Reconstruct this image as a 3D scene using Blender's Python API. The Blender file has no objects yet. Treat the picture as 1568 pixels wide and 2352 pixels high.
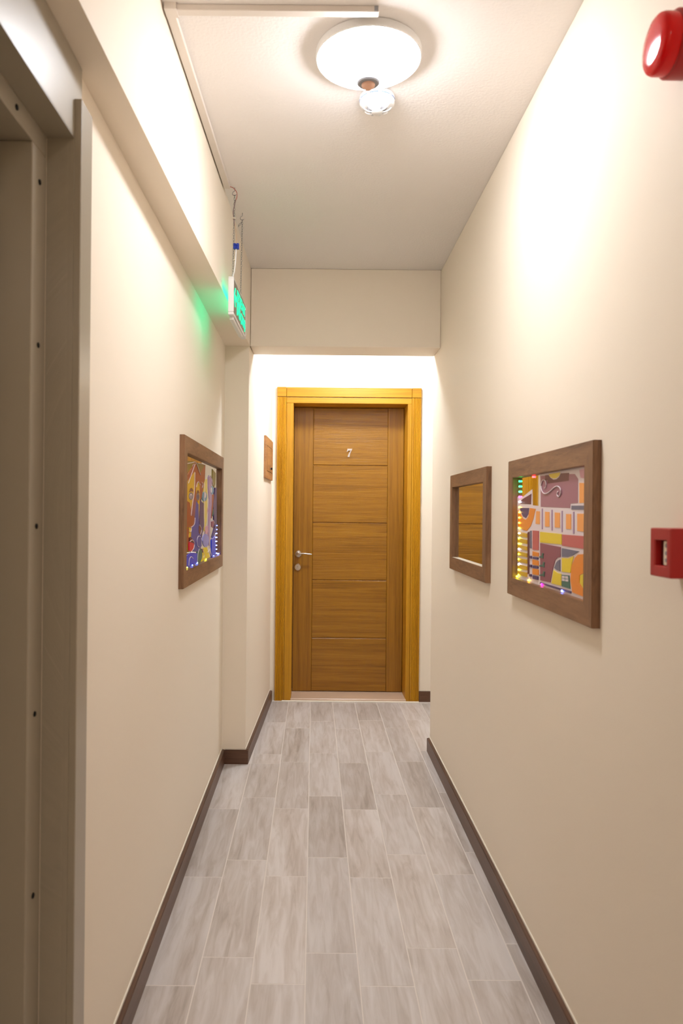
import bpy, bmesh, math, random
from mathutils import Vector, Matrix

random.seed(7)
S = bpy.context.scene
COL = S.collection

# ------------------------------------------------------------------ camera
# X to the right, Y down the corridor, Z up; photograph frame 1568 x 2352
F_PX = 1690.0
cd = bpy.data.cameras.new('camera')
cam = bpy.data.objects.new('camera', cd); COL.objects.link(cam)
cd.sensor_fit = 'VERTICAL'; cd.sensor_height = 36.0; cd.sensor_width = 24.0
cd.lens = F_PX * 36.0 / 2352.0
cd.shift_x = 63.0 / 2352.0
cd.shift_y = 0.0
cd.clip_start = 0.02
cam.location = (0, 0, 1.306)
cam.rotation_euler = (Matrix.Rotation(math.pi / 2, 3, 'X') @ Matrix.Rotation(0.0095, 3, 'Z')).to_euler()
cd.dof.use_dof = True; cd.dof.focus_distance = 3.9; cd.dof.aperture_fstop = 5.0
S.camera = cam

# ------------------------------------------------------------------ light, exposure
W = bpy.data.worlds.new('world'); S.world = W; W.use_nodes = True
W.node_tree.nodes['Background'].inputs[0].default_value = (1.0, 0.93, 0.85, 1)
W.node_tree.nodes['Background'].inputs[1].default_value = 0.02
S.view_settings.view_transform = 'Standard'
S.view_settings.look = 'None'
S.view_settings.exposure = 0.22
S.view_settings.gamma = 1.0
S.view_settings.use_curve_mapping = False
LAMP_NEAR = 60.0        # radiance of the ceiling lamps' diffusers
FILL_BACK = 74.0  # added fill light behind the camera
LAMP_FAR = 106.0

# ------------------------------------------------------------------ geometry of the place (metres)
XL, XR = -0.468, 0.647          # corridor walls
ZC, ZB = 2.566, 2.162           # ceiling, underside of beam and lintel
Y_COL, Y_LINT = 3.812, 4.018    # column / lintel front, lintel back
Y_RW = 4.04                     # end of the right wall
Y_END = 5.10                    # end wall
Y_BACK = -3.0
def beam_x(y): return -0.403 if y < 1.237 else -0.403 + (y - 1.237) * 0.0249
def far_x(y): return -0.344 + (y - 3.82) * 0.0383

# ------------------------------------------------------------------ helpers
WLOC = {}
def tag(o, label=None, cat=None, group=None, kind=None):
    if label: o['label'] = label
    if cat: o['category'] = cat
    if group: o['group'] = group
    if kind: o['kind'] = kind
    return o

def empty(name, loc, label=None, cat=None, group=None, kind=None, rotz=0.0):
    o = bpy.data.objects.new(name, None); COL.objects.link(o)
    o.location = loc; o.rotation_euler = (0, 0, rotz); o.empty_display_size = 0.05
    WLOC[o.name] = Vector(loc)
    return tag(o, label, cat, group, kind)

def link(name, me, loc, parent=None):
    o = bpy.data.objects.new(name, me); COL.objects.link(o); o.location = loc
    if parent: o.parent = parent
    return o

def obj(name, bm, mat, parent=None, local=False, smooth=False, base=False):
    """bm holds world coordinates (or the parent's own when local=True)."""
    bmesh.ops.recalc_face_normals(bm, faces=bm.faces[:])
    mn = Vector([min(v.co[i] for v in bm.verts) for i in range(3)])
    mx = Vector([max(v.co[i] for v in bm.verts) for i in range(3)])
    c = (mn + mx) / 2
    if parent is None or base: c.z = mn.z
    bmesh.ops.translate(bm, verts=bm.verts[:], vec=-c)
    me = bpy.data.meshes.new(name); bm.to_mesh(me); bm.free()
    if smooth:
        for p in me.polygons: p.use_smooth = True
        if smooth == 'auto':
            me.set_sharp_from_angle(angle=math.radians(35))
    me.materials.append(M[mat] if isinstance(mat, str) else mat)
    pl = Vector((0, 0, 0)) if (parent is None or local) else WLOC[parent.name]
    o = link(name, me, c - pl, parent)
    WLOC[o.name] = c if not local else c
    return o

def child_of_child(name, bm, mat, part, thing, local=False, smooth=False):
    """sub-part: bm in world (or thing-local) coordinates, parented to a part"""
    o = obj(name, bm, mat, thing, local, smooth)
    o.location = Vector(o.location) - Vector(part.location)
    o.parent = part
    return o

def box(bm, x0, x1, y0, y1, z0, z1, bev=0.0, seg=1):
    m = Matrix.Translation(((x0 + x1) / 2, (y0 + y1) / 2, (z0 + z1) / 2)) @ Matrix.Diagonal((abs(x1 - x0), abs(y1 - y0), abs(z1 - z0), 1))
    r = bmesh.ops.create_cube(bm, size=1.0, matrix=m)
    if bev > 0:
        es = list({e for v in r['verts'] for e in v.link_edges})
        bmesh.ops.bevel(bm, geom=es, offset=bev, segments=seg, affect='EDGES', profile=0.5)
    return bm
def B(*a, **k): return box(bmesh.new(), *a, **k)

def prism(bm, pts, z0, z1, axis='Z'):
    """extrude a 2-D outline; axis Z: pts (x,y); X: pts (y,z); Y: pts (x,z)"""
    def P(p, t):
        return {'Z': (p[0], p[1], t), 'X': (t, p[0], p[1]), 'Y': (p[0], t, p[1])}[axis]
    a = [bm.verts.new(P(p, z0)) for p in pts]; b = [bm.verts.new(P(p, z1)) for p in pts]
    n = len(pts)
    bm.faces.new(a); bm.faces.new(b[::-1])
    for i in range(n): bm.faces.new((a[i], b[i], b[(i + 1) % n], a[(i + 1) % n]))
    return bm

def lathe(bm, prof, c=(0, 0, 0), n=48, axis='Z'):
    """prof: (radius, height) list, from one end to the other"""
    def P(r, h, a):
        x, y = r * math.cos(a), r * math.sin(a)
        v = {'Z': (x, y, h), 'X': (h, x, y), 'Y': (x, h, y)}[axis]
        return (v[0] + c[0], v[1] + c[1], v[2] + c[2])
    rings = []
    for r, h in prof:
        if r < 1e-6: rings.append([bm.verts.new(P(0, h, 0))])
        else: rings.append([bm.verts.new(P(r, h, 2 * math.pi * k / n)) for k in range(n)])
    for a, b in zip(rings, rings[1:]):
        for k in range(n):
            k2 = (k + 1) % n
            if len(a) == 1 and len(b) == 1: continue
            if len(a) == 1: bm.faces.new((a[0], b[k2], b[k]))
            elif len(b) == 1: bm.faces.new((a[k], a[k2], b[0]))
            else: bm.faces.new((a[k], a[k2], b[k2], b[k]))
    for ring in (rings[0], rings[-1]):
        if len(ring) > 2: bm.faces.new(ring)
    return bm

def tube(bm, pts, r, n=8, closed=False):
    pts = [Vector(p) for p in pts]
    N = len(pts); rings = []
    ref = None
    for i in range(N):
        if closed: t = pts[(i + 1) % N] - pts[i - 1]
        else: t = pts[min(i + 1, N - 1)] - pts[max(i - 1, 0)]
        t.normalize()
        if ref is None:
            ref = Vector((0, 0, 1)) if abs(t.z) < 0.9 else Vector((1, 0, 0))
        u = t.cross(ref); 
        if u.length < 1e-5: u = t.cross(Vector((0.3, 1, 0.2)))
        u.normalize(); w = t.cross(u); ref = -w if False else ref
        rr = r[i] if isinstance(r, (list, tuple)) else r
        rings.append([bm.verts.new(pts[i] + (u * math.cos(a) + w * math.sin(a)) * rr) for a in [2 * math.pi * k / n for k in range(n)]])
    m = N if closed else N - 1
    for i in range(m):
        a, b = rings[i], rings[(i + 1) % N]
        for k in range(n): bm.faces.new((a[k], a[(k + 1) % n], b[(k + 1) % n], b[k]))
    if not closed: bm.faces.new(rings[0]); bm.faces.new(rings[-1][::-1])
    return bm

def spline(pts, per=6):
    pts = [Vector(p) for p in pts]; out = []
    for i in range(len(pts) - 1):
        p0, p1, p2, p3 = pts[max(i - 1, 0)], pts[i], pts[i + 1], pts[min(i + 2, len(pts) - 1)]
        for k in range(per):
            t = k / per
            out.append(0.5 * ((2 * p1) + (p2 - p0) * t + (2 * p0 - 5 * p1 + 4 * p2 - p3) * t * t + (3 * p1 - p0 - 3 * p2 + p3) * t ** 3))
    out.append(pts[-1]); return out

# ------------------------------------------------------------------ materials
M = {}
def srgb(r, g, b):
    f = lambda c: (c / 255 / 12.92) if c / 255 <= 0.04045 else ((c / 255 + 0.055) / 1.055) ** 2.4
    return (f(r), f(g), f(b), 1)

def new_mat(name):
    m = bpy.data.materials.new(name); m.use_nodes = True; M[name] = m
    nt = m.node_tree; return m, nt, nt.nodes['Principled BSDF']

def plain(name, col, rough=0.5, metal=0.0, bump=0.0, bscale=60.0, spec=0.5, vary=0.0, **kw):
    m, nt, p = new_mat(name)
    p.inputs['Base Color'].default_value = col
    p.inputs['Roughness'].default_value = rough
    p.inputs['Metallic'].default_value = metal
    p.inputs['Specular IOR Level'].default_value = spec
    for k, v in kw.items(): p.inputs[k.replace('_', ' ')].default_value = v
    tc = nt.nodes.new('ShaderNodeTexCoord')
    nz = nt.nodes.new('ShaderNodeTexNoise'); nz.inputs['Scale'].default_value = bscale; nz.inputs['Detail'].default_value = 5
    nt.links.new(tc.outputs['Object'], nz.inputs['Vector'])
    if bump:
        b = nt.nodes.new('ShaderNodeBump'); b.inputs['Strength'].default_value = bump; b.inputs['Distance'].default_value = 0.002
        nt.links.new(nz.outputs['Fac'], b.inputs['Height']); nt.links.new(b.outputs['Normal'], p.inputs['Normal'])
    if vary:
        n2 = nt.nodes.new('ShaderNodeTexNoise'); n2.inputs['Scale'].default_value = 2.2; n2.inputs['Detail'].default_value = 3
        nt.links.new(tc.outputs['Object'], n2.inputs['Vector'])
        r = nt.nodes.new('ShaderNodeValToRGB')
        r.color_ramp.elements[0].position = 0.3; r.color_ramp.elements[1].position = 0.7
        r.color_ramp.elements[0].color = tuple(c * (1 - vary) for c in col[:3]) + (1,)
        r.color_ramp.elements[1].color = col
        nt.links.new(n2.outputs['Fac'], r.inputs['Fac']); nt.links.new(r.outputs['Color'], p.inputs['Base Color'])
    return m

def wood(name, cols, axis, grain=90.0, stretch=0.05, rough=0.4, bump=0.25, warp=1.2, spread=(0.32, 0.72), rand_tint=0.0, spec=0.5, coat=0.0):
    """procedural timber: noise drawn out along one axis of the object"""
    m, nt, p = new_mat(name)
    N, L = nt.nodes.new, nt.links.new
    tc = N('ShaderNodeTexCoord'); oi = N('ShaderNodeObjectInfo')
    off = N('ShaderNodeVectorMath'); off.operation = 'SCALE'; off.inputs[0].default_value = (13.1, 7.7, 19.3)
    L(oi.outputs['Random'], off.inputs['Scale'])
    add = N('ShaderNodeVectorMath'); add.operation = 'ADD'
    L(tc.outputs['Object'], add.inputs[0]); L(off.outputs[0], add.inputs[1])
    mp = N('ShaderNodeMapping')
    sc = [1.0, 1.0, 1.0]; sc['XYZ'.index(axis)] = stretch
    mp.inputs['Scale'].default_value = sc
    L(add.outputs[0], mp.inputs['Vector'])
    n1 = N('ShaderNodeTexNoise'); n1.inputs['Scale'].default_value = grain; n1.inputs['Detail'].default_value = 6
    n1.inputs['Roughness'].default_value = 0.6; n1.inputs['Distortion'].default_value = warp
    L(mp.outputs[0], n1.inputs['Vector'])
    n2 = N('ShaderNodeTexNoise'); n2.inputs['Scale'].default_value = grain * 0.16; n2.inputs['Detail'].default_value = 3
    n2.inputs['Distortion'].default_value = warp * 1.4
    L(mp.outputs[0], n2.inputs['Vector'])
    mix = N('ShaderNodeMix'); mix.data_type = 'FLOAT'; mix.inputs[0].default_value = 0.5
    L(n1.outputs['Fac'], mix.inputs[2]); L(n2.outputs['Fac'], mix.inputs[3])
    r = N('ShaderNodeValToRGB'); els = r.color_ramp.elements
    n = len(cols)
    while len(els) < n: els.new(0.5)
    for i, c in enumerate(cols):
        els[i].position = spread[0] + (spread[1] - spread[0]) * i / (n - 1); els[i].color = c
    L(mix.outputs[0], r.inputs['Fac'])
    out = r.outputs['Color']
    if rand_tint:
        hsv = N('ShaderNodeHueSaturation')
        mr = N('ShaderNodeMapRange'); mr.inputs['To Min'].default_value = 1 - rand_tint; mr.inputs['To Max'].default_value = 1 + rand_tint
        L(oi.outputs['Random'], mr.inputs['Value']); L(mr.outputs[0], hsv.inputs['Value']); L(out, hsv.inputs['Color']); out = hsv.outputs['Color']
    L(out, p.inputs['Base Color'])
    b = N('ShaderNodeBump'); b.inputs['Strength'].default_value = bump; b.inputs['Distance'].default_value = 0.0015
    L(n1.outputs['Fac'], b.inputs['Height']); L(b.outputs['Normal'], p.inputs['Normal'])
    p.inputs['Roughness'].default_value = rough; p.inputs['Specular IOR Level'].default_value = spec
    p.inputs['Coat Weight'].default_value = coat; p.inputs['Coat Roughness'].default_value = 0.25
    return m

def emit(name, col, strength, base=(0.8, 0.8, 0.8, 1), rough=0.4):
    m, nt, p = new_mat(name)
    p.inputs['Base Color'].default_value = base; p.inputs['Roughness'].default_value = rough
    p.inputs['Emission Color'].default_value = col; p.inputs['Emission Strength'].default_value = strength
    return m

# room
plain('wall_paint', srgb(249, 236.5, 219), 0.62, bump=0.12, bscale=240, spec=0.25)
plain('ceiling_paint', srgb(247, 241, 237), 0.7, bump=0.55, bscale=110, spec=0.2)
plain('caulk', srgb(238, 230, 215), 0.5)
plain('grout', srgb(226, 217, 210), 0.8, bump=0.2, bscale=300)
plain('marble', srgb(222, 192, 166), 0.3, vary=0.18)
wood('tile', [srgb(158, 145, 134), srgb(190, 179, 171), srgb(209, 201, 197), srgb(216, 209, 206)], 'Y', grain=42, stretch=0.1, rough=0.42, bump=0.04, warp=0.9, spread=(0.3, 0.72), rand_tint=0.09)
wood('baseboard_wood', [srgb(66, 42, 30), srgb(96, 66, 48), srgb(112, 80, 60)], 'Y', grain=120, stretch=0.04, rough=0.38, bump=0.1)
wood('baseboard_wood_x', [srgb(66, 42, 30), srgb(100, 68, 48), srgb(116, 82, 60)], 'X', grain=120, stretch=0.04, rough=0.38, bump=0.1)
# oak door
OAK = [srgb(160, 106, 8), srgb(196, 138, 15), srgb(212, 155, 34)]
OAKD = [srgb(122, 78, 10), srgb(156, 105, 20), srgb(176, 123, 32)]
wood('casing_oak_z', OAK, 'Z', grain=260, stretch=0.02, rough=0.4, bump=0.25, warp=0.5)
wood('casing_oak_x', OAK, 'X', grain=260, stretch=0.02, rough=0.4, bump=0.25, warp=0.5)
wood('leaf_oak_z', OAKD, 'Z', grain=240, stretch=0.02, rough=0.34, bump=0.35, warp=0.6)
wood('leaf_oak_x', OAKD, 'X', grain=230, stretch=0.022, rough=0.24, bump=0.8, warp=0.7)
# walnut frames
WAL = [srgb(94, 62, 40), srgb(134, 96, 66), srgb(156, 116, 82)]
wood('cabinet_wood', [srgb(146, 98, 62), srgb(184, 132, 86), srgb(198, 146, 98)], 'Y', grain=75, stretch=0.12, rough=0.42, bump=0.2, warp=1.6)
wood('walnut_y', WAL, 'Y', grain=75, stretch=0.12, rough=0.42, bump=0.2, warp=1.6)
wood('walnut_z', WAL, 'Z', grain=75, stretch=0.12, rough=0.42, bump=0.2, warp=1.6)
# metals, plastics
plain('door_steel', srgb(166, 156, 138), 0.3, metal=0.0, bump=0.08, bscale=160, spec=0.6)
plain('gasket', srgb(12, 12, 12), 0.6)
plain('black_screw', srgb(18, 20, 22), 0.35, metal=0.6)
plain('satin_nickel', srgb(200, 196, 192), 0.25, metal=1.0)
plain('chain_steel', srgb(150, 150, 152), 0.3, metal=1.0)
plain('white_plastic', srgb(236, 234, 232), 0.35)
plain('trunk_plastic', srgb(232, 222, 212), 0.4)
plain('ivory_plastic', srgb(240, 226, 205), 0.4)
plain('grey_plastic', srgb(150, 150, 155), 0.4)
plain('peach_lens', srgb(224, 176, 150), 0.3)
plain('blue_slot', srgb(70, 110, 170), 0.5)
plain('blue_plastic', srgb(22, 56, 170), 0.3)
plain('copper_red', srgb(170, 70, 55), 0.4)
plain('mauve_wire', srgb(128, 104, 104), 0.5)
plain('tan_wire', srgb(196, 158, 120), 0.5)
plain('red_housing', srgb(176, 22, 22), 0.38)
plain('red_dark', srgb(96, 8, 10), 0.35)
plain('red_lens', srgb(226, 4, 12), 0.12, spec=0.3)
plain('sign_panel', srgb(98, 84, 74), 0.15, spec=0.6)
emit('sign_green', (0.0, 1.0, 0.42, 1), 1.1, base=(0, 0.3, 0.15, 1))
emit('sign_green_back', (0.0, 1.0, 0.5, 1), 6.0, base=(0, 0.3, 0.15, 1))
emit('lamp_near', (0.935, 0.955, 1.0, 1), LAMP_NEAR)
emit('fill_back', (1.0, 0.92, 0.83, 1), FILL_BACK)
emit('lamp_far', (0.83, 0.915, 1.0, 1), LAMP_FAR)
plain('mirror', srgb(226, 228, 226), 0.015, metal=1.0)
plain('dark_knob', srgb(32, 26, 34), 0.3, metal=0.4)
PAINT = dict(mauve=(160, 104, 122), maroon=(98, 24, 38), yellow=(236, 208, 30), pink=(214, 158, 176), orange=(250, 168, 84), slate=(104, 104, 128),
             violet=(66, 44, 104), amber=(238, 140, 20), lilac=(172, 140, 178), coral=(196, 92, 92), plum=(140, 70, 90), pine=(44, 104, 92), gold=(216, 172, 14),
             chalk=(232, 218, 222), olive=(120, 104, 26), rust=(156, 66, 28), cobalt=(50, 62, 160), straw=(228, 206, 104), sky=(96, 146, 176), lavender=(146, 146, 216),
             crimson=(214, 20, 58), azure=(24, 60, 220))
for k, v in PAINT.items(): plain('paint_' + k, srgb(*v), 0.3, spec=0.4)
LEDC = dict(green=(0.0, 1.0, 0.12), magenta=(1.0, 0.0, 0.45), blue=(0.12, 0.2, 1.0), amber=(1.0, 0.5, 0.02), yellow=(0.95, 0.9, 0.02), red=(1.0, 0.02, 0.03), white=(0.85, 0.85, 1.0))
for k, v in LEDC.items(): emit('led_' + k, v + (1,), 14.0)

# ------------------------------------------------------------------ painted designs: outlines in millimetres from the panel centre (along wall, up)
ART_RIGHT = [('mauve', [(67, 152), (27, 151), (27, 139), (5, 137), (4, 128), (-165, 129), (-165, 146), (-205, 144), (-229, 131), (-230, 72), (-178, 71), (-176, 60), (64, 65)]),
 ('maroon', [(27, 152), (0, 152), (-19, 143), (-43, 137), (-69, 137), (-89, 142), (-103, 151), (-164, 149), (-165, 129), (3, 128), (3, 137), (25, 139)]),
 ('yellow', [(-3, 154), (-98, 154), (-89, 145), (-64, 140), (-43, 140), (-17, 145)]),
 ('pink', [(-237, 152), (-307, 153), (-307, 125), (-246, 133)]),
 ('orange', [(-238, 121), (-307, 117), (-307, 72), (-239, 72)]),
 ('slate', [(-185, 66), (-307, 65), (-307, 55), (-185, 56)]),
 ('maroon', [(246, 90), (155, 104), (158, 73), (284, 77)]),
 ('violet', [(277, 63), (176, 62), (182, 44), (208, 32), (238, 36), (262, 49)]),
 ('amber', [(167, 62), (111, 59), (134, 29), (159, 8), (197, -7), (237, -5), (296, 6), (298, 57), (260, 43), (238, 30), (208, 27), (184, 36)]),
 ('orange', [(105, 53), (72, 52), (71, 15), (110, 16)]),
 ('orange', [(24, 51), (-14, 50), (-15, 10), (23, 10)]),
 ('orange', [(-59, 49), (-99, 48), (-100, 9), (-60, 9)]),
 ('orange', [(-147, 45), (-183, 45), (-184, 7), (-148, 7)]),
 ('orange', [(-227, 46), (-307, 46), (-307, 3), (-228, 4)]),
 ('lilac', [(53, 60), (45, 60), (44, 2), (52, 1)]),
 ('lilac', [(-31, 56), (-40, 56), (-42, 0), (-33, 0)]),
 ('lilac', [(-113, 53), (-120, 53), (-122, -2), (-115, -2)]),
 ('lilac', [(-198, 51), (-205, 51), (-207, -3), (-199, -4)]),
 ('yellow', [(68, -6), (-115, -7), (-116, -34), (67, -36)]),
 ('coral', [(-120, -8), (-307, -7), (-307, -38), (-120, -37)]),
 ('plum', [(64, -38), (-109, -41), (-109, -67), (-85, -70), (-67, -78), (-50, -99), (-28, -141), (60, -143)]),
 ('slate', [(-118, -43), (-242, -45), (-197, -58), (-161, -64), (-119, -66)]),
 ('yellow', [(-119, -69), (-166, -67), (-206, -59), (-193, -77), (-183, -102), (-120, -104)]),
 ('slate', [(-107, -73), (-108, -104), (-81, -103), (-60, -99), (-75, -84), (-90, -77)]),
 ('yellow', [(-55, -105), (-86, -110), (-115, -110), (-116, -141), (-38, -142)]),
 ('pine', [(-120, -112), (-176, -109), (-184, -142), (-121, -142)]),
 ('amber', [(-215, -62), (-236, -53), (-307, -47), (-307, -86), (-248, -102), (-246, -121), (-307, -152), (-199, -149), (-185, -120), (-191, -85)]),
 ('yellow', [(-307, -88), (-307, -147), (-250, -120), (-253, -102)]),
 ('violet', [(60, -148), (-28, -148), (-191, -147), (-189, -153), (60, -153)]),
 ('coral', [(136, -4), (79, -4), (78, -59), (135, -60)]),
 ('slate', [(164, -6), (149, -5), (147, -57), (163, -57)]),
 ('maroon', [(187, -11), (172, -9), (168, -134), (183, -136)]),
 ('gold', [(295, -11), (193, -15), (193, -27), (295, -24)]),
 ('gold', [(295, -32), (192, -34), (192, -46), (294, -45)]),
 ('gold', [(294, -52), (192, -54), (191, -66), (293, -65)]),
 ('gold', [(293, -73), (191, -74), (191, -86), (293, -86)]),
 ('gold', [(293, -94), (191, -93), (190, -105), (292, -106)]),
 ('gold', [(292, -114), (190, -113), (189, -125), (291, -127)]),
 ('gold', [(291, -135), (189, -132), (189, -145), (291, -147)]),
 ('amber', [(134, -65), (77, -66), (77, -77), (134, -78)]),
 ('amber', [(134, -89), (77, -89), (76, -103), (133, -104)]),
 ('amber', [(133, -115), (76, -114), (75, -130), (132, -132)]),
 ('violet', [(132, -81), (80, -80), (80, -86), (132, -87)]),
 ('violet', [(131, -106), (79, -105), (79, -112), (131, -114)]),
 ('violet', [(130, -135), (78, -134), (78, -144), (130, -145)]),
 ('violet', [(165, -80), (143, -79), (143, -87), (165, -87)]),
 ('violet', [(164, -106), (142, -105), (142, -113), (164, -113)]),
 ('violet', [(164, -134), (142, -133), (141, -140), (163, -141)]),
 ('pine', [(67, -76), (48, -73), (42, -65), (29, -65), (32, -72), (32, -80), (41, -79), (48, -78), (66, -80)]),
 ('pine', [(66, -101), (37, -97), (31, -89), (18, -89), (22, -96), (21, -104), (30, -103), (37, -102), (66, -105)]),
 ('pine', [(65, -128), (35, -123), (29, -115), (16, -115), (20, -122), (20, -130), (28, -129), (35, -128), (65, -131)]),
 ('chalk', [(-125, -114), (-146, -113), (-146, -119), (-125, -120)]),
 ('chalk', [(-150, -113), (-169, -112), (-171, -118), (-151, -119)]),
 ('chalk', [(-125, -121), (-146, -121), (-147, -126), (-125, -127)]),
 ('chalk', [(-151, -121), (-171, -119), (-172, -125), (-151, -126)])]
ART_RIGHT_WHITE = [(78, 157),
 (-307, 158),
 (-307, -158),
 (297, -158),
 (306, 98),
 (240, 98),
 (150, 117),
 (144, 70),
 (76, 67)]
ART_RIGHT_LINES = [[(26, 116), (12, 122), (18, 136), (43, 139), (57, 127), (48, 109), (23, 101), (-13, 104), (-54, 115), (-82, 118), (-104, 112), (-109, 100), (-95, 90), (-80, 96), (-87, 104)]]
ART_LEFT = [('rust', [(-493, 109), (-235, 191), (-151, 163), (26, 199), (14, 135), (-72, 54), (-213, 40), (-243, -23), (-493, -23)]),
 ('olive', [(-493, 182), (-249, 195), (-493, 117)]),
 ('olive', [(-208, 190), (18, 201), (-115, 156), (-158, 167)]),
 ('gold', [(-493, 90), (-253, 156), (-256, 93), (-292, 50), (-334, 9), (-354, 34), (-493, 48)]),
 ('maroon', [(-382, 72), (-357, 87), (-314, 91), (-284, 84), (-281, 77), (-331, 77)]),
 ('slate', [(-284, 60), (-288, 54), (-302, 49), (-322, 45), (-344, 45), (-364, 47), (-378, 52), (-383, 58), (-378, 65), (-365, 70), (-346, 73), (-324, 74), (-304, 72), (-289, 67)]),
 ('chalk', [(-307, 60), (-309, 56), (-317, 52), (-328, 50), (-340, 50), (-351, 52), (-358, 55), (-361, 59), (-359, 63), (-351, 66), (-341, 68), (-329, 69), (-318, 67), (-310, 64)]),
 ('slate', [(-317, 57), (-318, 55), (-322, 52), (-329, 51), (-336, 51), (-343, 52), (-347, 54), (-349, 57), (-347, 59), (-343, 62), (-337, 63), (-330, 63), (-323, 62), (-318, 60)]),
 ('gold', [(-223, 99), (-201, 113), (-163, 119), (-131, 111), (-119, 53), (-139, -46), (-155, 46), (-215, 73)]),
 ('maroon', [(-214, 69), (-188, 85), (-154, 87), (-129, 75), (-167, 74)]),
 ('slate', [(-127, 61), (-130, 55), (-142, 49), (-159, 46), (-177, 46), (-194, 48), (-206, 53), (-210, 59), (-206, 66), (-195, 71), (-179, 74), (-160, 75), (-143, 72), (-131, 68)]),
 ('violet', [(-148, 61), (-150, 57), (-155, 54), (-164, 52), (-173, 52), (-181, 54), (-187, 56), (-189, 60), (-188, 64), (-182, 67), (-174, 68), (-165, 69), (-156, 67), (-150, 64)]),
 ('plum', [(-290, 50), (-213, 45), (-239, -18), (-311, -14)]),
 ('cobalt', [(-210, 44), (-150, 30), (-138, -47), (-87, -72), (-60, -141), (-174, -158), (-331, -149), (-321, -60), (-248, -46), (-223, 29)]),
 ('violet', [(-113, 53), (-71, 42), (-14, 36), (-7, -62), (-62, -107), (-82, -69), (-124, -48), (-117, 30)]),
 ('rust', [(-493, 3), (-326, -16), (-247, -22), (-254, -46), (-330, -57), (-493, -54)]),
 ('rust', [(-493, 41), (-358, 28), (-351, -9), (-493, 5)]),
 ('rust', [(-493, -58), (-372, -63), (-381, -116), (-493, -115)]),
 ('gold', [(-368, -94), (-348, -59), (-321, -60), (-328, -95)]),
 ('straw', [(-16, 122), (30, 138), (78, 143), (87, 8), (74, -39), (13, -86), (-4, -62)]),
 ('lilac', [(111, 151), (153, 161), (224, 144), (226, 34), (187, -66), (165, -151), (127, -89), (151, 58), (117, 106)]),
 ('pink', [(86, 23), (120, 6), (72, -16)]),
 ('olive', [(238, 194), (352, 181), (336, 128), (299, 112), (252, 128), (236, 145)]),
 ('rust', [(228, 77), (296, 81), (263, 14), (227, -29)]),
 ('sky', [(78, 66), (72, 57), (52, 49), (23, 45), (-8, 44), (-36, 48), (-55, 54), (-62, 63), (-56, 72), (-38, 79), (-10, 84), (21, 85), (50, 82), (70, 75)]),
 ('chalk', [(50, 72), (48, 67), (40, 63), (29, 60), (16, 60), (5, 62), (-3, 66), (-6, 71), (-4, 76), (4, 81), (15, 83), (27, 83), (39, 81), (47, 78)]),
 ('sky', [(289, 100), (283, 91), (266, 84), (242, 79), (215, 79), (190, 82), (174, 88), (167, 96), (172, 105), (188, 112), (212, 116), (239, 117), (264, 114), (282, 108)]),
 ('chalk', [(229, 99), (227, 94), (220, 89), (210, 86), (199, 86), (189, 88), (182, 92), (179, 98), (181, 103), (188, 108), (197, 110), (208, 111), (219, 109), (226, 105)]),
 ('pine', [(267, 14), (320, 4), (262, -20)]),
 ('maroon', [(-145, -57), (-121, -53), (-82, -69), (-100, -92), (-143, -86)]),
 ('pink', [(19, -65), (67, -59), (111, -62), (110, -88), (78, -99), (37, -91)]),
 ('plum', [(237, -44), (273, -39), (314, -50), (284, -74), (238, -67)]),
 ('cobalt', [(-69, -120), (-75, -130), (-93, -138), (-119, -141), (-147, -140), (-173, -134), (-190, -125), (-197, -115), (-191, -105), (-175, -98), (-150, -94), (-121, -95), (-95, -101), (-76, -109)]),
 ('lavender', [(146, -126), (137, -138), (112, -147), (75, -151), (35, -149), (-1, -142), (-25, -132), (-34, -119), (-27, -107), (-3, -98), (32, -94), (72, -95), (109, -102), (136, -113)]),
 ('maroon', [(-361, -96), (-315, -98), (-257, -119), (-302, -115), (-360, -109)]),
 ('crimson', [(-367, -110), (-302, -117), (-259, -122), (-263, -138), (-319, -150), (-362, -144)]),
 ('azure', [(-493, -168), (-373, -157), (-318, -154), (-184, -164), (-185, -203), (-493, -207)]),
 ('pine', [(-174, -158), (-96, -148), (-51, -160), (-45, -190), (-100, -205), (-178, -206)]),
 ('yellow', [(-14, -152), (81, -152), (177, -201), (-71, -205)]),
 ('plum', [(-52, -153), (-14, -155), (-28, -173)]),
 ('azure', [(224, -127), (343, -105), (379, -201), (239, -208)]),
 ('violet', [(304, -42), (268, 34), (328, 113), (382, 114), (397, -96), (233, -117), (322, -74)])]
ART_LEFT_LINES = [[(-493, 169), (-337, 184), (-235, 192), (-151, 163), (-115, 150)],
 [(-400, 105), (-255, 186)],
 [(-181, 193), (-81, 197), (10, 198)],
 [(-257, 153), (-266, 80), (-302, 37), (-333, -14)],
 [(-216, 97), (-197, 113), (-163, 120), (-119, 109)],
 [(-16, 120), (-4, 55), (-4, -62)],
 [(127, 155), (161, 161), (224, 144), (252, 125)],
 [(-330, -58), (-258, -48), (-243, -23)],
 [(-107, -100), (-157, -97), (-190, -111), (-175, -133), (-133, -142)],
 [(-358, -111), (-302, -107), (-254, -120), (-268, -140), (-331, -151)],
 [(-41, -93), (-3, -83), (29, -93)],
 [(-44, -153), (3, -177), (-11, -192)],
 [(172, -139), (201, -178), (248, -206)],
 [(233, -122), (297, -119), (343, -103)],
 [(-377, -200), (-366, -176), (-324, -169), (-279, -178)],
 [(-178, -202), (-166, -169), (-132, -149)],
 [(-124, -53), (-76, -70), (-100, -92)],
 [(237, -44), (273, -38), (320, -52)],
 [(82, -174), (132, -174), (174, -162)],
 [(-76, 122), (-53, 114), (-67, 99)],
 [(-366, -71), (-335, -74), (-324, -62)]]
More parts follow.
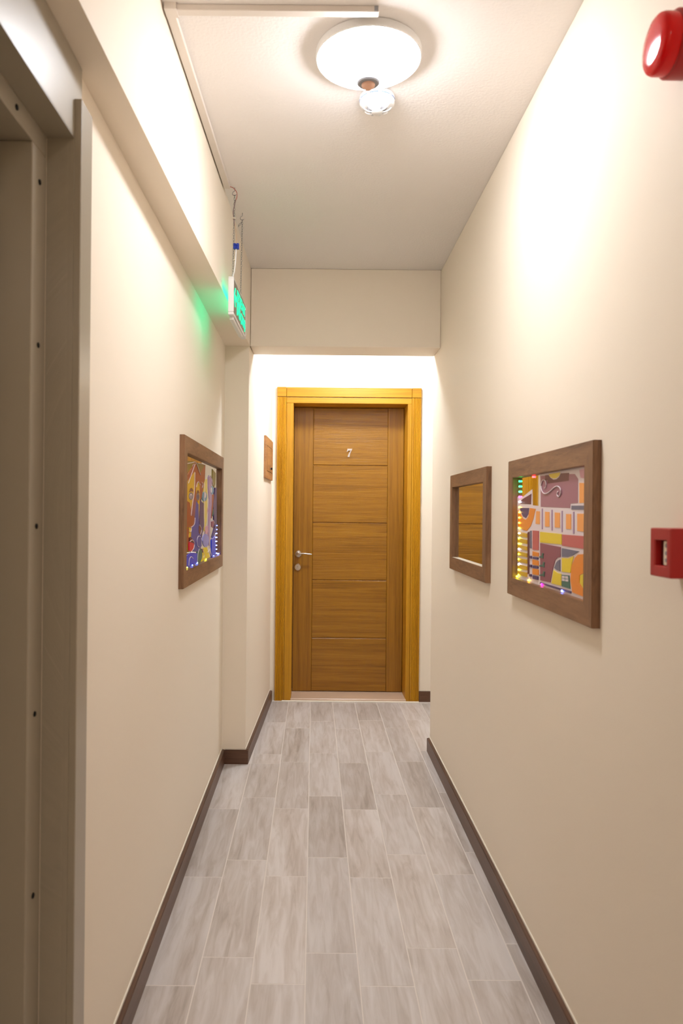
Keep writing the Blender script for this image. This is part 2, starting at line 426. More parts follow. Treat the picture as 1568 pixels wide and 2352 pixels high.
# ------------------------------------------------------------------ floor: grout bed and plank tiles
floor = obj('floor', B(-0.75, 2.1, Y_BACK, Y_END + 0.35, -0.06, -0.0005), 'grout'); tag(floor, 'grey wood-look plank tile floor with pale grout', None, kind='structure')
TW, TL, G = 0.1512, 0.602, 0.0034
def tile_bm(w, l):
    bm = bmesh.new()
    box(bm, -w / 2, w / 2, -l / 2, l / 2, -0.012, 0.0)
    top = [e for e in bm.edges if all(abs(v.co.z) < 1e-6 for v in e.verts)]
    bmesh.ops.bevel(bm, geom=top, offset=0.0006, segments=1, affect='EDGES')
    return bm
TMESH = {}
def tile_mesh(w, l):
    k = (round(w, 4), round(l, 4))
    if k not in TMESH:
        bm = tile_bm(*k); bmesh.ops.recalc_face_normals(bm, faces=bm.faces[:])
        me = bpy.data.meshes.new('plank_tile'); bm.to_mesh(me); bm.free(); me.materials.append(M['tile']); TMESH[k] = me
    return TMESH[k]
starts = [2.024, 2.155, 2.035, 2.18, 2.03, 2.21, 2.06, 2.235]
fl = WLOC[floor.name]
def lay(x0, x1, y0, y1):
    if x1 - x0 < 0.008 or y1 - y0 < 0.008: return
    link('plank_tile', tile_mesh(x1 - x0, y1 - y0), Vector(((x0 + x1) / 2, (y0 + y1) / 2, 0)) - fl, floor)
for k in range(16):
    gx0 = -0.4656 + k * TW
    x0, x1 = gx0 + G / 2, gx0 + TW - G / 2
    st = starts[k] if k < 8 else (2.03 if k % 2 == 0 else 2.22)
    n0 = math.floor((-1.2 - st) / TL)
    for j in range(n0, 8):
        y0, y1 = st + j * TL + G / 2, st + (j + 1) * TL - G / 2
        y1 = min(y1, 5.062)
        a0, a1 = x0, x1
        if k >= 8: y0 = max(y0, Y_RW + 0.005)
        if k == 7:
            if y1 < Y_RW: a1 = min(a1, XR - 0.006)
            elif y0 < Y_RW:
                lay(a0, XR - 0.006, y0, Y_RW - 0.003); y0 = Y_RW
        if k == 0:
            a0 = XL + 0.004
            if y0 > Y_COL: continue
            y1 = min(y1, Y_COL - 0.004)
        if k == 1 and y1 > Y_COL:        # cut along the slanting far wall
            if y0 < Y_COL: lay(a0, a1, y0, Y_COL - 0.002); y0 = Y_COL
            if y0 > y1: continue
            a0 = max(a0, far_x(y0) + 0.004)
        if y0 < y1: lay(a0, a1, y0, y1)

# ------------------------------------------------------------------ shell
def struct(name, bm, mat, label=None):
    o = obj(name, bm, mat); tag(o, label, kind='structure'); return o
struct('ceiling', B(-0.9, 2.1, Y_BACK, Y_END + 0.2, ZC, ZC + 0.12), 'ceiling_paint', 'white roller-textured plaster ceiling')
DY0, DY1, DZ = 0.44, 1.385, 2.006     # metal door opening in the left wall
bm = bmesh.new()
box(bm, XL - 0.2, XL, DY1, Y_COL + 0.05, 0, ZC); box(bm, XL - 0.2, XL, Y_BACK, DY0, 0, ZC); box(bm, XL - 0.2, XL, DY0, DY1, DZ, ZC)
struct('wall_left', bm, 'wall_paint', 'cream left wall of the corridor')
struct('wall_right', B(XR, XR + 0.16, Y_BACK, Y_RW, 0, ZC, bev=0.004, seg=2), 'wall_paint', 'cream right wall of the corridor')
bm = bmesh.new()
prism(bm, [(far_x(3.82) , Y_COL), (far_x(Y_END), Y_END), (-0.66, Y_END), (-0.66, Y_COL + 0.05), (XL, Y_COL + 0.05), (XL, Y_COL)], 0, ZC)
struct('wall_far_left', bm, 'wall_paint', 'cream wall pier and slanting wall before the oak door')
bm = bmesh.new()
DX0, DX1, DTOP = -0.19, 0.685, 2.10
box(bm, -0.66, DX0, Y_END, Y_END + 0.22, 0, ZC); box(bm, DX1, 2.1, Y_END, Y_END + 0.22, 0, ZC); box(bm, DX0, DX1, Y_END, Y_END + 0.22, DTOP, ZC)
struct('wall_end', bm, 'wall_paint', 'bright end wall around the oak door')
struct('wall_alcove_front', B(XR + 0.16, 2.1, Y_RW - 0.16, Y_RW, 0, ZC), 'wall_paint', 'cream wall of the side passage')
struct('wall_alcove_side', B(1.95, 2.1, Y_RW, Y_END, 0, ZC), 'wall_paint', 'cream end of the side passage')
struct('wall_back', B(-0.9, XR + 0.16, Y_BACK - 0.12, Y_BACK, 0, ZC), 'wall_paint', 'cream wall behind the camera')
bm = bmesh.new()
prism(bm, [(XL, Y_BACK), (beam_x(0), Y_BACK), (beam_x(0), 1.237), (beam_x(Y_COL), Y_COL), (XL, Y_COL)], ZB, ZC)
struct('wall_beam_left', bm, 'wall_paint', 'cream boxed beam along the top of the left wall')
struct('wall_lintel', B(-0.338, XR, Y_COL, Y_LINT, ZB, ZC, bev=0.004, seg=2), 'wall_paint', 'cream lintel spanning the corridor before the door')

# baseboards, each with its bead of white caulk
BH = 0.0725
def baseboard(name, pts, mat, label, cpts):
    bm = prism(bmesh.new(), pts, 0.0, BH)
    es = [e for e in bm.edges if all(abs(v.co.z - BH) < 1e-6 for v in e.verts)]
    bmesh.ops.bevel(bm, geom=es, offset=0.0025, segments=2, affect='EDGES')
    o = struct(name, bm, mat, label)
    c = obj('caulk_bead', prism(bmesh.new(), cpts, BH - 0.001, BH + 0.006), 'caulk', o); c['label'] = 'white caulk bead'
def rect(x0, x1, y0, y1): return [(x0, y0), (x1, y0), (x1, y1), (x0, y1)]
baseboard('baseboard_left', rect(XL, -0.4505, 1.47, Y_COL), 'baseboard_wood', 'dark brown baseboard along the left wall', rect(XL, XL + 0.004, 1.47, Y_COL))
baseboard('baseboard_column', rect(-0.4505, far_x(3.82) + 0.015, Y_COL - 0.013, Y_COL), 'baseboard_wood_x', 'short dark brown baseboard across the wall pier', rect(-0.4505, far_x(3.82) + 0.003, Y_COL - 0.003, Y_COL))
baseboard('baseboard_far_left', [(far_x(3.82), Y_COL), (far_x(3.82) + 0.016, Y_COL), (far_x(5.08) + 0.018, 5.08), (far_x(5.08), 5.08)], 'baseboard_wood', 'dark brown baseboard running up to the oak door', [(far_x(3.82), Y_COL), (far_x(3.82) + 0.003, Y_COL), (far_x(5.08) + 0.003, 5.08), (far_x(5.08), 5.08)])
baseboard('baseboard_right', rect(0.6305, XR, Y_BACK, Y_RW), 'baseboard_wood', 'dark brown baseboard along the right wall', rect(XR - 0.004, XR, Y_BACK, Y_RW))
baseboard('baseboard_end', rect(0.737, 1.95, Y_END - 0.015, Y_END), 'baseboard_wood_x', 'dark brown baseboard on the end wall right of the door', rect(0.737, 1.95, Y_END - 0.003, Y_END))

# ------------------------------------------------------------------ oak door
D1 = empty('door_1', (0.24, 5.2, 0), 'golden oak veneer door with matching casing and number 7', kind='structure')
CX0, CX1, CZT = -0.2617, 0.735, 2.167
YF = 5.083                      # front of the casing
CW, CHH = 0.0635, 0.065
def flutes(x0, x1, z0, z1):
    """fluted casing board, grooves running up"""
    pts = [(x0, Y_END), (x0, YF + 0.003), (x0 + 0.003, YF)]
    n = 5; w = x1 - x0
    for i in range(n):
        c = x0 + w * (0.22 + 0.62 * i / (n - 1))
        pts += [(c - 0.003, YF), (c, YF + 0.004), (c + 0.003, YF)]
    pts += [(x1 - 0.003, YF), (x1, YF + 0.003), (x1, Y_END)]
    return prism(bmesh.new(), pts, z0, z1)
zc0 = CZT - CHH
obj('casing_board', flutes(CX0, CX0 + CW, 0.0, zc0 - 0.003), 'casing_oak_z', D1)
obj('casing_board', flutes(CX1 - CW, CX1, 0.0, zc0 - 0.003), 'casing_oak_z', D1)
obj('head_casing', B(CX0 + CW + 0.002, CX1 - CW - 0.002, YF, Y_END, zc0, CZT, bev=0.002), 'casing_oak_x', D1)
for x in (CX0, CX1 - CW): obj('corner_block', B(x, x + CW, YF - 0.002, Y_END, zc0, CZT + 0.001, bev=0.002), 'casing_oak_x', D1)
OX0, OX1, OZ = -0.148, 0.642, 2.058
YL = 5.28                       # face of the leaf
for x0, x1 in ((CX0 + CW + 0.001, OX0), (OX1, CX1 - CW - 0.001)):
    obj('jamb', B(x0, x1, YF + 0.005, YL + 0.05, 0.0, OZ, bev=0.0025, seg=2), 'casing_oak_z', D1)
obj('head_jamb', B(CX0 + CW + 0.001, CX1 - CW - 0.001, YF + 0.005, YL + 0.05, OZ, zc0 - 0.004, bev=0.0025, seg=2), 'casing_oak_x', D1)
# leaf: two stiles, five panels with grooves between
SX0, SX1 = -0.009, 0.525
core = obj('leaf_core', B(OX0 + 0.003, OX1 - 0.003, YL + 0.006, YL + 0.045, 0.022, OZ - 0.003), 'leaf_oak_z', D1)
for x0, x1 in ((OX0 + 0.003, SX0 - 0.0015), (SX1 + 0.0015, OX1 - 0.003)):
    obj('stile', B(x0, x1, YL, YL + 0.008, 0.022, OZ - 0.003, bev=0.0015), 'leaf_oak_z', D1)
zs = [0.022, 0.404, 0.819, 1.230, 1.642, OZ - 0.003]
for a, b in zip(zs, zs[1:]):
    obj('panel', B(SX0, SX1, YL + 0.0005, YL + 0.008, a + 0.003, b - 0.003, bev=0.0025), 'leaf_oak_x', D1)
th = obj('threshold', B(OX0 - 0.004, OX1 + 0.004, YF - 0.006, YL + 0.04, 0.0, 0.018, bev=0.003), 'marble', D1); th['label'] = 'beige marble threshold'
obj('caulk_bead', B(CX0 + 0.05, CX1 + 0.0, 5.058, YF - 0.004, -0.001, 0.006, bev=0.002), 'caulk', D1)
# handle
hx, hz = -0.1106, 1.0045
h = obj('door_handle', lathe(bmesh.new(), [(0.0255, YL), (0.0255, YL - 0.005), (0.021, YL - 0.010), (0.0125, YL - 0.011), (0.0105, YL - 0.016), (0.010, YL - 0.045), (0, YL - 0.046)], (hx, 0, hz), 40, 'Y'), 'satin_nickel', D1, smooth='auto')
h['label'] = 'satin nickel lever handle'
lev = spline([(hx - 0.004, YL - 0.042, hz), (hx + 0.012, YL - 0.048, hz + 0.004), (hx + 0.04, YL - 0.05, hz + 0.005), (hx + 0.075, YL - 0.049, hz + 0.002), (hx + 0.098, YL - 0.046, hz)], 5)
child_of_child('lever', tube(bmesh.new(), lev, [0.009 - 0.004 * min(1, i / 6) for i in range(len(lev))], 12), 'satin_nickel', h, D1, smooth=True)
lk = obj('lock_rose', lathe(bmesh.new(), [(0.025, YL), (0.025, YL - 0.005), (0.021, YL - 0.009), (0, YL - 0.0095)], (-0.1135, 0, 0.909), 40, 'Y'), 'satin_nickel', D1, smooth='auto')
kb = bmesh.new(); lathe(kb, [(0.0085, YL - 0.009), (0.0085, YL - 0.012), (0, YL - 0.0122)], (-0.1135, 0, 0.914), 20, 'Y'); box(kb, -0.1135 - 0.0042, -0.1135 + 0.0042, YL - 0.012, YL - 0.009, 0.894, 0.914)
kc = child_of_child('key_cylinder', kb, 'satin_nickel', lk, D1)
child_of_child('keyhole', B(-0.1143, -0.1127, YL - 0.0128, YL - 0.012, 0.909, 0.918), 'gasket', lk, D1)
# number 7
n7 = [(-0.017, 0.029), (0.0165, 0.029), (0.0165, 0.0245), (0.010, 0.008), (0.006, -0.008), (0.005, -0.022), (0.005, -0.029), (-0.009, -0.029), (-0.008, -0.020), (-0.004, -0.006), (0.003, 0.008), (0.008, 0.0165), (-0.008, 0.0155), (-0.012, 0.0135), (-0.016, 0.008), (-0.019, 0.008)]
sl = 0.12
nm = obj('door_number', prism(bmesh.new(), [(0.249 + x + z * sl, 1.7326 + z) for x, z in n7], YL - 0.007, YL + 0.0005, 'Y'), 'satin_nickel', D1); nm['label'] = 'metal number 7'

# ------------------------------------------------------------------ steel door in the left wall
D2 = empty('door_2', (XL, 0.9, 0), 'grey steel door in a stepped frame set into the left wall', kind='structure')
XH = -0.458
cz = 2.082
obj('casing_board', B(XL, -0.445, 1.388, 1.455, 0, cz, bev=0.002, seg=2), 'door_steel', D2)
obj('casing_board', B(XL, -0.445, DY0 - 0.07, DY0 - 0.003, 0, cz, bev=0.002, seg=2), 'door_steel', D2)
obj('header_plate', B(XL, XH, DY0 - 0.045, 1.430, DZ, ZB, bev=0.002, seg=2), 'door_steel', D2)
XS = -0.509                      # face of the screwed strip
obj('reveal', B(XS, XH, DY1, 1.3885, 0, DZ), 'door_steel', D2)
obj('reveal', B(XS, XH, DY0 - 0.003, DY0, 0, DZ), 'door_steel', D2)
obj('reveal_head', B(XS, XH, DY0, DY1, DZ - 0.0005, DZ + 0.003), 'door_steel', D2)
YI, ZI = 1.315, 1.965
js = []
for y0, y1 in ((YI, DY1 - 0.0015), (DY0, DY0 + 0.07)):
    js.append(obj('fixing_strip', B(-0.570, XS, y0, y1, 0, ZI if y0 < 1 else ZI, bev=0.0015), 'door_steel', D2))
hs = obj('fixing_strip', B(-0.570, XS, DY0, DY1 - 0.0015, ZI + 0.0005, DZ - 0.001, bev=0.0015), 'door_steel', D2)
obj('door_leaf', B(-0.63, -0.575, DY0 + 0.074, YI - 0.004, 0.004, ZI - 0.004, bev=0.002), 'door_steel', D2)
obj('gasket', B(-0.574, -0.570, YI - 0.012, YI - 0.001, 0.0, ZI), 'gasket', D2)
def screw(y, z, part):
    bm = lathe(bmesh.new(), [(0.0052, XS), (0.0052, XS + 0.0015), (0.0035, XS + 0.0028), (0, XS + 0.003)], (0, y, z), 14, 'X')
    child_of_child('screw', bm, 'black_screw', part, D2, smooth=True)
for z in (1.906, 1.607, 1.275, 0.931, 0.598, 0.265): screw(1.349, z, js[0]); screw(DY0 + 0.035, z, js[1])
for y in (1.243, 0.91, 0.58): screw(y, 1.985, hs)

# ------------------------------------------------------------------ ceiling lamps
def lamp(x, y, mat, label):
    t = empty('ceiling_lamp', (x, y, 2.475), label, 'lamp', 'round ceiling lamps')
    obj('base_ring', lathe(bmesh.new(), [(0.140, ZC), (0.1435, ZC - 0.003), (0.1445, ZC - 0.018), (0.1435, ZC - 0.023), (0.1405, ZC - 0.0245), (0.139, ZC - 0.02)], (x, y, 0), 72), 'white_plastic', t, smooth='auto')
    d = obj('diffuser', lathe(bmesh.new(), [(0.139, ZC - 0.021), (0.1385, ZC - 0.026), (0.130, ZC - 0.032), (0.112, ZC - 0.0415), (0.09, ZC - 0.0525), (0.067, ZC - 0.065), (0.049, ZC - 0.0755), (0.036, ZC - 0.0825), (0.02, ZC - 0.087), (0, ZC - 0.0885)], (x, y, 0), 72), mat, t, smooth=True)
    z0 = ZC - 0.0825
    s = obj('motion_sensor', lathe(bmesh.new(), [(0.031, z0 + 0.004), (0.031, z0 - 0.005), (0.028, z0 - 0.008), (0.019, z0 - 0.009)], (x, y, 0), 40), 'grey_plastic', t, smooth='auto')
    child_of_child('sensor_lens', lathe(bmesh.new(), [(0.019, z0 - 0.0085), (0.018, z0 - 0.013), (0.013, z0 - 0.018), (0.006, z0 - 0.0205), (0, z0 - 0.021)], (x, y, 0), 32), 'peach_lens', s, t, smooth=True)
    k = bmesh.new()
    for i in range(36):
        a = i / 36 * 2 * math.pi
        c = Matrix.Translation((x + 0.031 * math.cos(a), y + 0.031 * math.sin(a), z0)) @ Matrix.Rotation(a, 4, 'Z') @ Matrix.Diagonal((0.002, 0.002, 0.008, 1))
        bmesh.ops.create_cube(k, size=1, matrix=c)
    child_of_child('knurling', k, 'white_plastic', s, t)
    return t
lamp(0.137, 2.01, 'lamp_near', 'round white ceiling lamp with a sensor at its centre, beside the smoke detector')
lamp(0.137, -1.6, 'fill_back', 'added fill lamp behind the camera, built like the ceiling lamp')  # unseen lamp, added to lift the shadows on camera-facing surfaces
lamp(0.30, 4.46, 'lamp_far', 'round white ceiling lamp behind the lintel, before the oak door')

# ------------------------------------------------------------------ smoke detector
sx, sy = 0.179, 2.226
t = empty('smoke_detector', (sx, sy, 2.507), 'small white smoke detector on the ceiling behind the lamp', 'smoke detector')
obj('base', lathe(bmesh.new(), [(0.048, ZC), (0.053, ZC - 0.0026), (0.0545, ZC - 0.0123), (0.0535, ZC - 0.0141)], (sx, sy, 0), 48), 'white_plastic', t, smooth='auto')
bd = obj('body', lathe(bmesh.new(), [(0.050, ZC - 0.0132), (0.053, ZC - 0.0167), (0.0525, ZC - 0.0238), (0.048, ZC - 0.0317), (0.040, ZC - 0.0352), (0.030, ZC - 0.0361), (0.022, ZC - 0.0361)], (sx, sy, 0), 48), 'white_plastic', t, smooth='auto')
for k in range(9):
    a0 = k / 9 * 2 * math.pi; bm = bmesh.new()
    arc = [a0 + 0.5 * i / 6 for i in range(7)]
    tube(bm, [(sx + 0.0528 * math.cos(a), sy + 0.0528 * math.sin(a), ZC - 0.0151) for a in arc], 0.0012, 6)
    child_of_child('slot', bm, 'blue_slot', bd, t)
obj('cap', lathe(bmesh.new(), [(0.017, ZC - 0.0466), (0.016, ZC - 0.0502), (0.010, ZC - 0.0519), (0, ZC - 0.0524)], (sx, sy, 0), 32), 'white_plastic', t, smooth='auto')
obj('chamber', lathe(bmesh.new(), [(0.030, ZC - 0.0361), (0.026, ZC - 0.0422), (0.016, ZC - 0.0471), (0.0, ZC - 0.0471)], (sx, sy, 0), 32), 'grey_plastic', t, smooth=True)
for k in range(10):
    a = k / 10 * 2 * math.pi; c, s_ = math.cos(a), math.sin(a)
    obj('cage_rib', tube(bmesh.new(), [(sx + r * c, sy + r * s_, z) for r, z in ((0.043, ZC - 0.0334), (0.037, ZC - 0.0405), (0.027, ZC - 0.0458), (0.013, ZC - 0.0488))], 0.0018, 6), 'white_plastic', t, smooth=True)

# ------------------------------------------------------------------ cable trunking
TH = 0.015
t = empty('cable_trunking', (-0.1, 1.84, ZC - TH), 'straight white cable trunking crossing the ceiling to the lamp', 'cable trunking')
obj('channel', B(beam_x(1.84) + 0.033, 0.150, 1.828, 1.852, ZC - TH, ZC, bev=0.0015), 'trunk_plastic', t)
bm = bmesh.new(); box(bm, 0.138, 0.1475, 1.8265, 1.829, ZC - TH + 0.001, ZC - 0.002)
obj('end_opening', bm, 'grey_plastic', t)
t = empty('cable_trunking', (-0.35, 2.3, ZC - TH), 'white cable trunking running along the beam to the exit sign wires', 'cable trunking')
def trunk_pts(y0, y1, w): return [(beam_x(y0) + 0.005, y0), (beam_x(y0) + 0.005 + w, y0), (beam_x(y1) + 0.005 + w, y1), (beam_x(y1) + 0.005, y1)]
bm = prism(bmesh.new(), trunk_pts(1.853, 2.842, 0.022), ZC - TH, ZC)
obj('channel', bm, 'trunk_plastic', t)
obj('corner_piece', prism(bmesh.new(), trunk_pts(1.822, 1.856, 0.030), ZC - TH - 0.002, ZC), 'trunk_plastic', t)

# ------------------------------------------------------------------ exit sign
SA = math.atan(0.0249)
SG = empty('exit_sign', (-0.3155, 2.82, 2.060), 'small hanging emergency exit sign with glowing green letters', 'exit sign', rotz=-SA)
SL, SH, ST = 0.405, 0.146, 0.0215
# local frame: x out of the lit face (0 = front), y along the sign, z up
hb = bmesh.new()
box(hb, -ST, 0, 0, SL, SH - 0.006, SH, bev=0.0015); box(hb, -ST, 0, 0, 0.006, 0.012, SH - 0.006, bev=0.001)
box(hb, -ST, 0, SL - 0.006, SL, 0.012, SH - 0.006, bev=0.001); box(hb, -ST, 0, 0, SL, 0.0, 0.012, bev=0.003, seg=2)
hs_ = obj('housing', hb, 'white_plastic', SG, local=True)
child_of_child('battery_box', B(-ST + 0.001, -0.005, 0.03, SL * 0.8, -0.012, 0.001, bev=0.002), 'white_plastic', hs_, SG, local=True)
pn = obj('panel', B(-ST + 0.002, -0.002, 0.005, SL - 0.005, 0.011, SH - 0.005), 'sign_panel', SG, local=True)
def text_bm(body, size, y, z, x0, x1, flip=False, width=None):
    cu = bpy.data.curves.new('lettering', 'FONT'); cu.body = body; cu.size = size; cu.extrude = 0.0; cu.offset = 0.0008
    cu.resolution_u = 3
    o = bpy.data.objects.new('lettering', cu); COL.objects.link(o)
    bpy.context.view_layer.update()
    me = o.evaluated_get(bpy.context.evaluated_depsgraph_get()).to_mesh()
    vs = [v.co.copy() for v in me.vertices]; fs = [tuple(p.vertices) for p in me.polygons]
    o.evaluated_get(bpy.context.evaluated_depsgraph_get()).to_mesh_clear()
    bpy.data.objects.remove(o); bpy.data.curves.remove(cu)
    w = max(v.x for v in vs) - min(v.x for v in vs); mn = min(v.x for v in vs)
    k = (width / w) if width else 1.0
    bm = bmesh.new()
    V = []
    for v in vs:
        yy = (v.x - mn) * k
        V.append(bm.verts.new((x0, (y - yy) if flip else (y + yy), z + v.y)))
    for f in fs:
        try: bm.faces.new([V[i] for i in f])
        except ValueError: pass
    r = bmesh.ops.extrude_face_region(bm, geom=bm.faces[:])
    bmesh.ops.translate(bm, verts=[v for v in r['geom'] if isinstance(v, bmesh.types.BMVert)], vec=(x1 - x0, 0, 0))
    return bm
def pict(side):
    """arrow, doorway with running figure, two lines of lettering; side=+1 front, -1 back"""
    X0, X1 = (-0.0025, -0.0005) if side > 0 else (-ST + 0.0025, -ST + 0.0005)
    my = (lambda y: y) if side > 0 else (lambda y: SL - y)
    GM = 'sign_green' if side > 0 else 'sign_green_back'
    def pr(pts): return prism(bmesh.new(), [(my(y), z) for y, z in pts], X0, X1, 'X')
    obj('arrow', pr([(0.018, 0.082), (0.052, 0.118), (0.068, 0.118), (0.046, 0.092), (0.098, 0.092), (0.098, 0.072), (0.046, 0.072), (0.068, 0.046), (0.052, 0.046)]), GM, SG, local=True)
    for q in ([(0.112, 0.030), (0.122, 0.030), (0.122, 0.128), (0.112, 0.128)], [(0.122, 0.118), (0.205, 0.118), (0.205, 0.128), (0.122, 0.128)], [(0.195, 0.030), (0.205, 0.030), (0.205, 0.118), (0.195, 0.118)]):
        obj('doorway_line', pr(q), GM, SG, local=True)
    bm = bmesh.new()
    n = 12
    for P in ([(0.152 + 0.010 * math.cos(6.2832 * k / n), 0.105 + 0.010 * math.sin(6.2832 * k / n)) for k in range(n)],
              [(0.146, 0.092), (0.168, 0.094), (0.174, 0.064), (0.152, 0.060)], [(0.146, 0.092), (0.130, 0.080), (0.127, 0.066), (0.134, 0.066), (0.138, 0.077), (0.150, 0.084)],
              [(0.166, 0.092), (0.184, 0.084), (0.190, 0.072), (0.184, 0.070), (0.178, 0.079), (0.166, 0.083)],
              [(0.152, 0.062), (0.140, 0.050), (0.126, 0.036), (0.133, 0.031), (0.148, 0.044), (0.162, 0.060)], [(0.160, 0.062), (0.174, 0.062), (0.182, 0.048), (0.190, 0.034), (0.182, 0.031), (0.172, 0.046)]):
        prism(bm, [(my(y), z) for y, z in P], X0, X1, 'X')
    obj('running_figure', bm, GM, SG, local=True)
    for body, size, z in (('EXIT', 0.058, 0.088), ('\u00c7IKI\u015e', 0.052, 0.034)):
        obj('lettering', text_bm(body, size, my(0.222), z, X0, X1, side < 0, 0.160), GM, SG, local=True)
pict(1); pict(-1)
for y in (0.047, 0.288):
    lug = tube(bmesh.new(), [(-ST / 2 + 0.005 * math.cos(a), y, SH + 0.002 + 0.006 * math.sin(a)) for a in [math.pi * k / 8 for k in range(9)]], 0.0016, 6)
    child_of_child('hanging_lug', lug, 'white_plastic', hs_, SG, local=True)

# chains
def ring_pts(rx, rz, n=10): return [(rx * math.cos(2 * math.pi * k / n), 0, rz * math.sin(2 * math.pi * k / n)) for k in range(n)]
bm = tube(bmesh.new(), ring_pts(0.0030, 0.0062), 0.0008, 5, closed=True)
LINK = bpy.data.meshes.new('chain_link'); bm.to_mesh(LINK); bm.free(); LINK.materials.append(M['chain_steel'])
for p in LINK.polygons: p.use_smooth = True
def chain(x, y, x2, y2, ztop, zbot, label, tail):
    t = empty('hanging_chain', (x2, y2, zbot), label, 'chain', 'chains holding the exit sign')
    hk = spline([(x, y, ZC + 0.002), (x, y, ZC - 0.012), (x - 0.007, y, ZC - 0.018), (x - 0.008, y, ZC - 0.026), (x, y, ZC - 0.031), (x + 0.007, y, ZC - 0.026)], 5)
    obj('ceiling_hook', tube(bmesh.new(), hk, 0.0012, 7), 'chain_steel', t, smooth=True)
    n = int((ztop - zbot) / 0.0098)
    for i in range(n + 1):
        f = i / n; z = ztop + (zbot - ztop) * f
        o = link('chain_link', LINK, Vector((x + (x2 - x) * f, y + (y2 - y) * f, z)) - WLOC[t.name], t)
        o.rotation_euler = (0, 0, 0.6 if i % 2 else 0.6 + math.pi / 2)
    for i in range(tail):
        o = link('chain_link', LINK, Vector((x - 0.004 - 0.0055 * i, y - 0.002, ztop - 0.008 - 0.007 * i)) - WLOC[t.name], t)
        o.rotation_euler = (0, 0.7, 0.3 if i % 2 else 0.3 + math.pi / 2)
    return t
def sgn(y, z, x=-ST / 2):
    return (-0.3155 + x * math.cos(SA) + y * math.sin(SA), 2.82 - x * math.sin(SA) + y * math.cos(SA), 2.060 + z)
a = sgn(0.047, SH + 0.010); chain(-0.321, 2.866, a[0], a[1], ZC - 0.034, a[2], 'steel chain with wires holding the exit sign, with the blue terminal block', 0)
b = sgn(0.288, SH + 0.010); chain(-0.3145, 3.107, b[0], b[1], ZC - 0.034, b[2], 'bare steel chain holding the exit sign, with a loose tail', 3)

# wiring of the sign
t = empty('sign_cable', (-0.318, 2.86, 2.21), 'thin wires with blue terminal block feeding the exit sign', 'cable')
x, y = -0.318, 2.860
rw = obj('red_wire', tube(bmesh.new(), spline([(-0.338, 2.838, ZC - 0.008), (-0.325, 2.846, ZC - 0.009), (-0.313, 2.856, ZC - 0.020), (-0.311, 2.860, ZC - 0.036), (-0.316, 2.860, ZC - 0.052)], 6), 0.0013, 6), 'copper_red', t, smooth=True)
obj('mauve_wire', tube(bmesh.new(), spline([(-0.316, 2.860, ZC - 0.050), (-0.321, 2.858, ZC - 0.075), (-0.325, 2.857, ZC - 0.100), (-0.322, 2.857, ZC - 0.124), (-0.320, 2.858, ZC - 0.150)], 6), 0.0018, 6), 'mauve_wire', t, smooth=True)
obj('tan_wire', tube(bmesh.new(), spline([(-0.320, 2.858, ZC - 0.145), (-0.315, 2.857, ZC - 0.165), (-0.311, 2.856, ZC - 0.190), (-0.3115, 2.856, ZC - 0.222)], 6), 0.0010, 6), 'tan_wire', t, smooth=True)
tb = bmesh.new()
for dx in (-0.0058, 0.0058):
    box(tb, -0.3115 + dx - 0.0052, -0.3115 + dx + 0.0052, 2.848, 2.860, 2.322, 2.344, bev=0.0015)
    for zz in (2.327, 2.339): lathe(tb, [(0.0042, 2.849), (0.0042, 2.845), (0.0025, 2.845), (0.0025, 2.847)], (-0.3115 + dx, 0, zz), 10, 'Y')
box(tb, -0.314, -0.309, 2.850, 2.858, 2.326, 2.340)
o = obj('terminal_block', tb, 'blue_plastic', t); o['label'] = 'blue terminal block'
obj('white_lead', tube(bmesh.new(), spline([(-0.3115, 2.855, 2.323), (-0.313, 2.856, 2.300), (-0.315, 2.858, 2.270), (-0.319, 2.862, 2.240), (-0.3245, 2.868, 2.222), (-0.3255, 2.872, 2.2055)], 6), 0.0027, 8), 'white_plastic', t, smooth=True)
for z, xx in ((2.444, -0.3215), (2.282, -0.3165)):
    obj('cable_tie', lathe(bmesh.new(), [(0.006, z - 0.002), (0.006, z + 0.002), (0.0045, z + 0.002), (0.0045, z - 0.002)], (xx, 2.860, 0), 14), 'ivory_plastic', t, smooth='auto')

# ------------------------------------------------------------------ framed mirrors
def frame(name, side, yn, yf, z0, z1, depth, rail, label, cat, xw):
    """side +1: hangs on the right wall (faces -X); -1: on the left wall (faces +X)"""
    t = empty(name, (xw, (yn + yf) / 2, z0), label, cat)
    xf = xw - side * depth
    o = [(yn, z0), (yf, z0), (yf, z1), (yn, z1)]
    i = [(yn + rail, z0 + rail), (yf - rail, z0 + rail), (yf - rail, z1 - rail), (yn + rail, z1 - rail)]
    for k in range(4):
        k2 = (k + 1) % 4
        bm = prism(bmesh.new(), [o[k], o[k2], i[k2], i[k]], xf, xw, 'X')
        fe = [e for e in bm.edges if all(abs(v.co.x - xf) < 1e-6 for v in e.verts) and not (
              {tuple(round(c, 5) for c in (v.co.y, v.co.z)) for v in e.verts} in [{tuple(round(c, 5) for c in o[k]), tuple(round(c, 5) for c in i[k])}, {tuple(round(c, 5) for c in o[k2]), tuple(round(c, 5) for c in i[k2])}])]
        bmesh.ops.bevel(bm, geom=fe, offset=0.0015, segments=2, affect='EDGES')
        obj('frame_rail', bm, 'walnut_y' if k % 2 == 0 else 'walnut_z', t)
    xm = xw - side * 0.004
    mo = obj('mirror', B(min(xw, xm), max(xw, xm), yn + rail - 0.004, yf - rail + 0.004, z0 + rail - 0.004, z1 - rail + 0.004), 'mirror', t)
    return t, mo, xm
FD = 0.0195
t, mo, xm = frame('wall_mirror', 1, 2.687, 3.400, 1.052, 1.479, FD, 0.055, 'plain wall mirror in a dark walnut frame reflecting the oak door', 'mirror', XR)

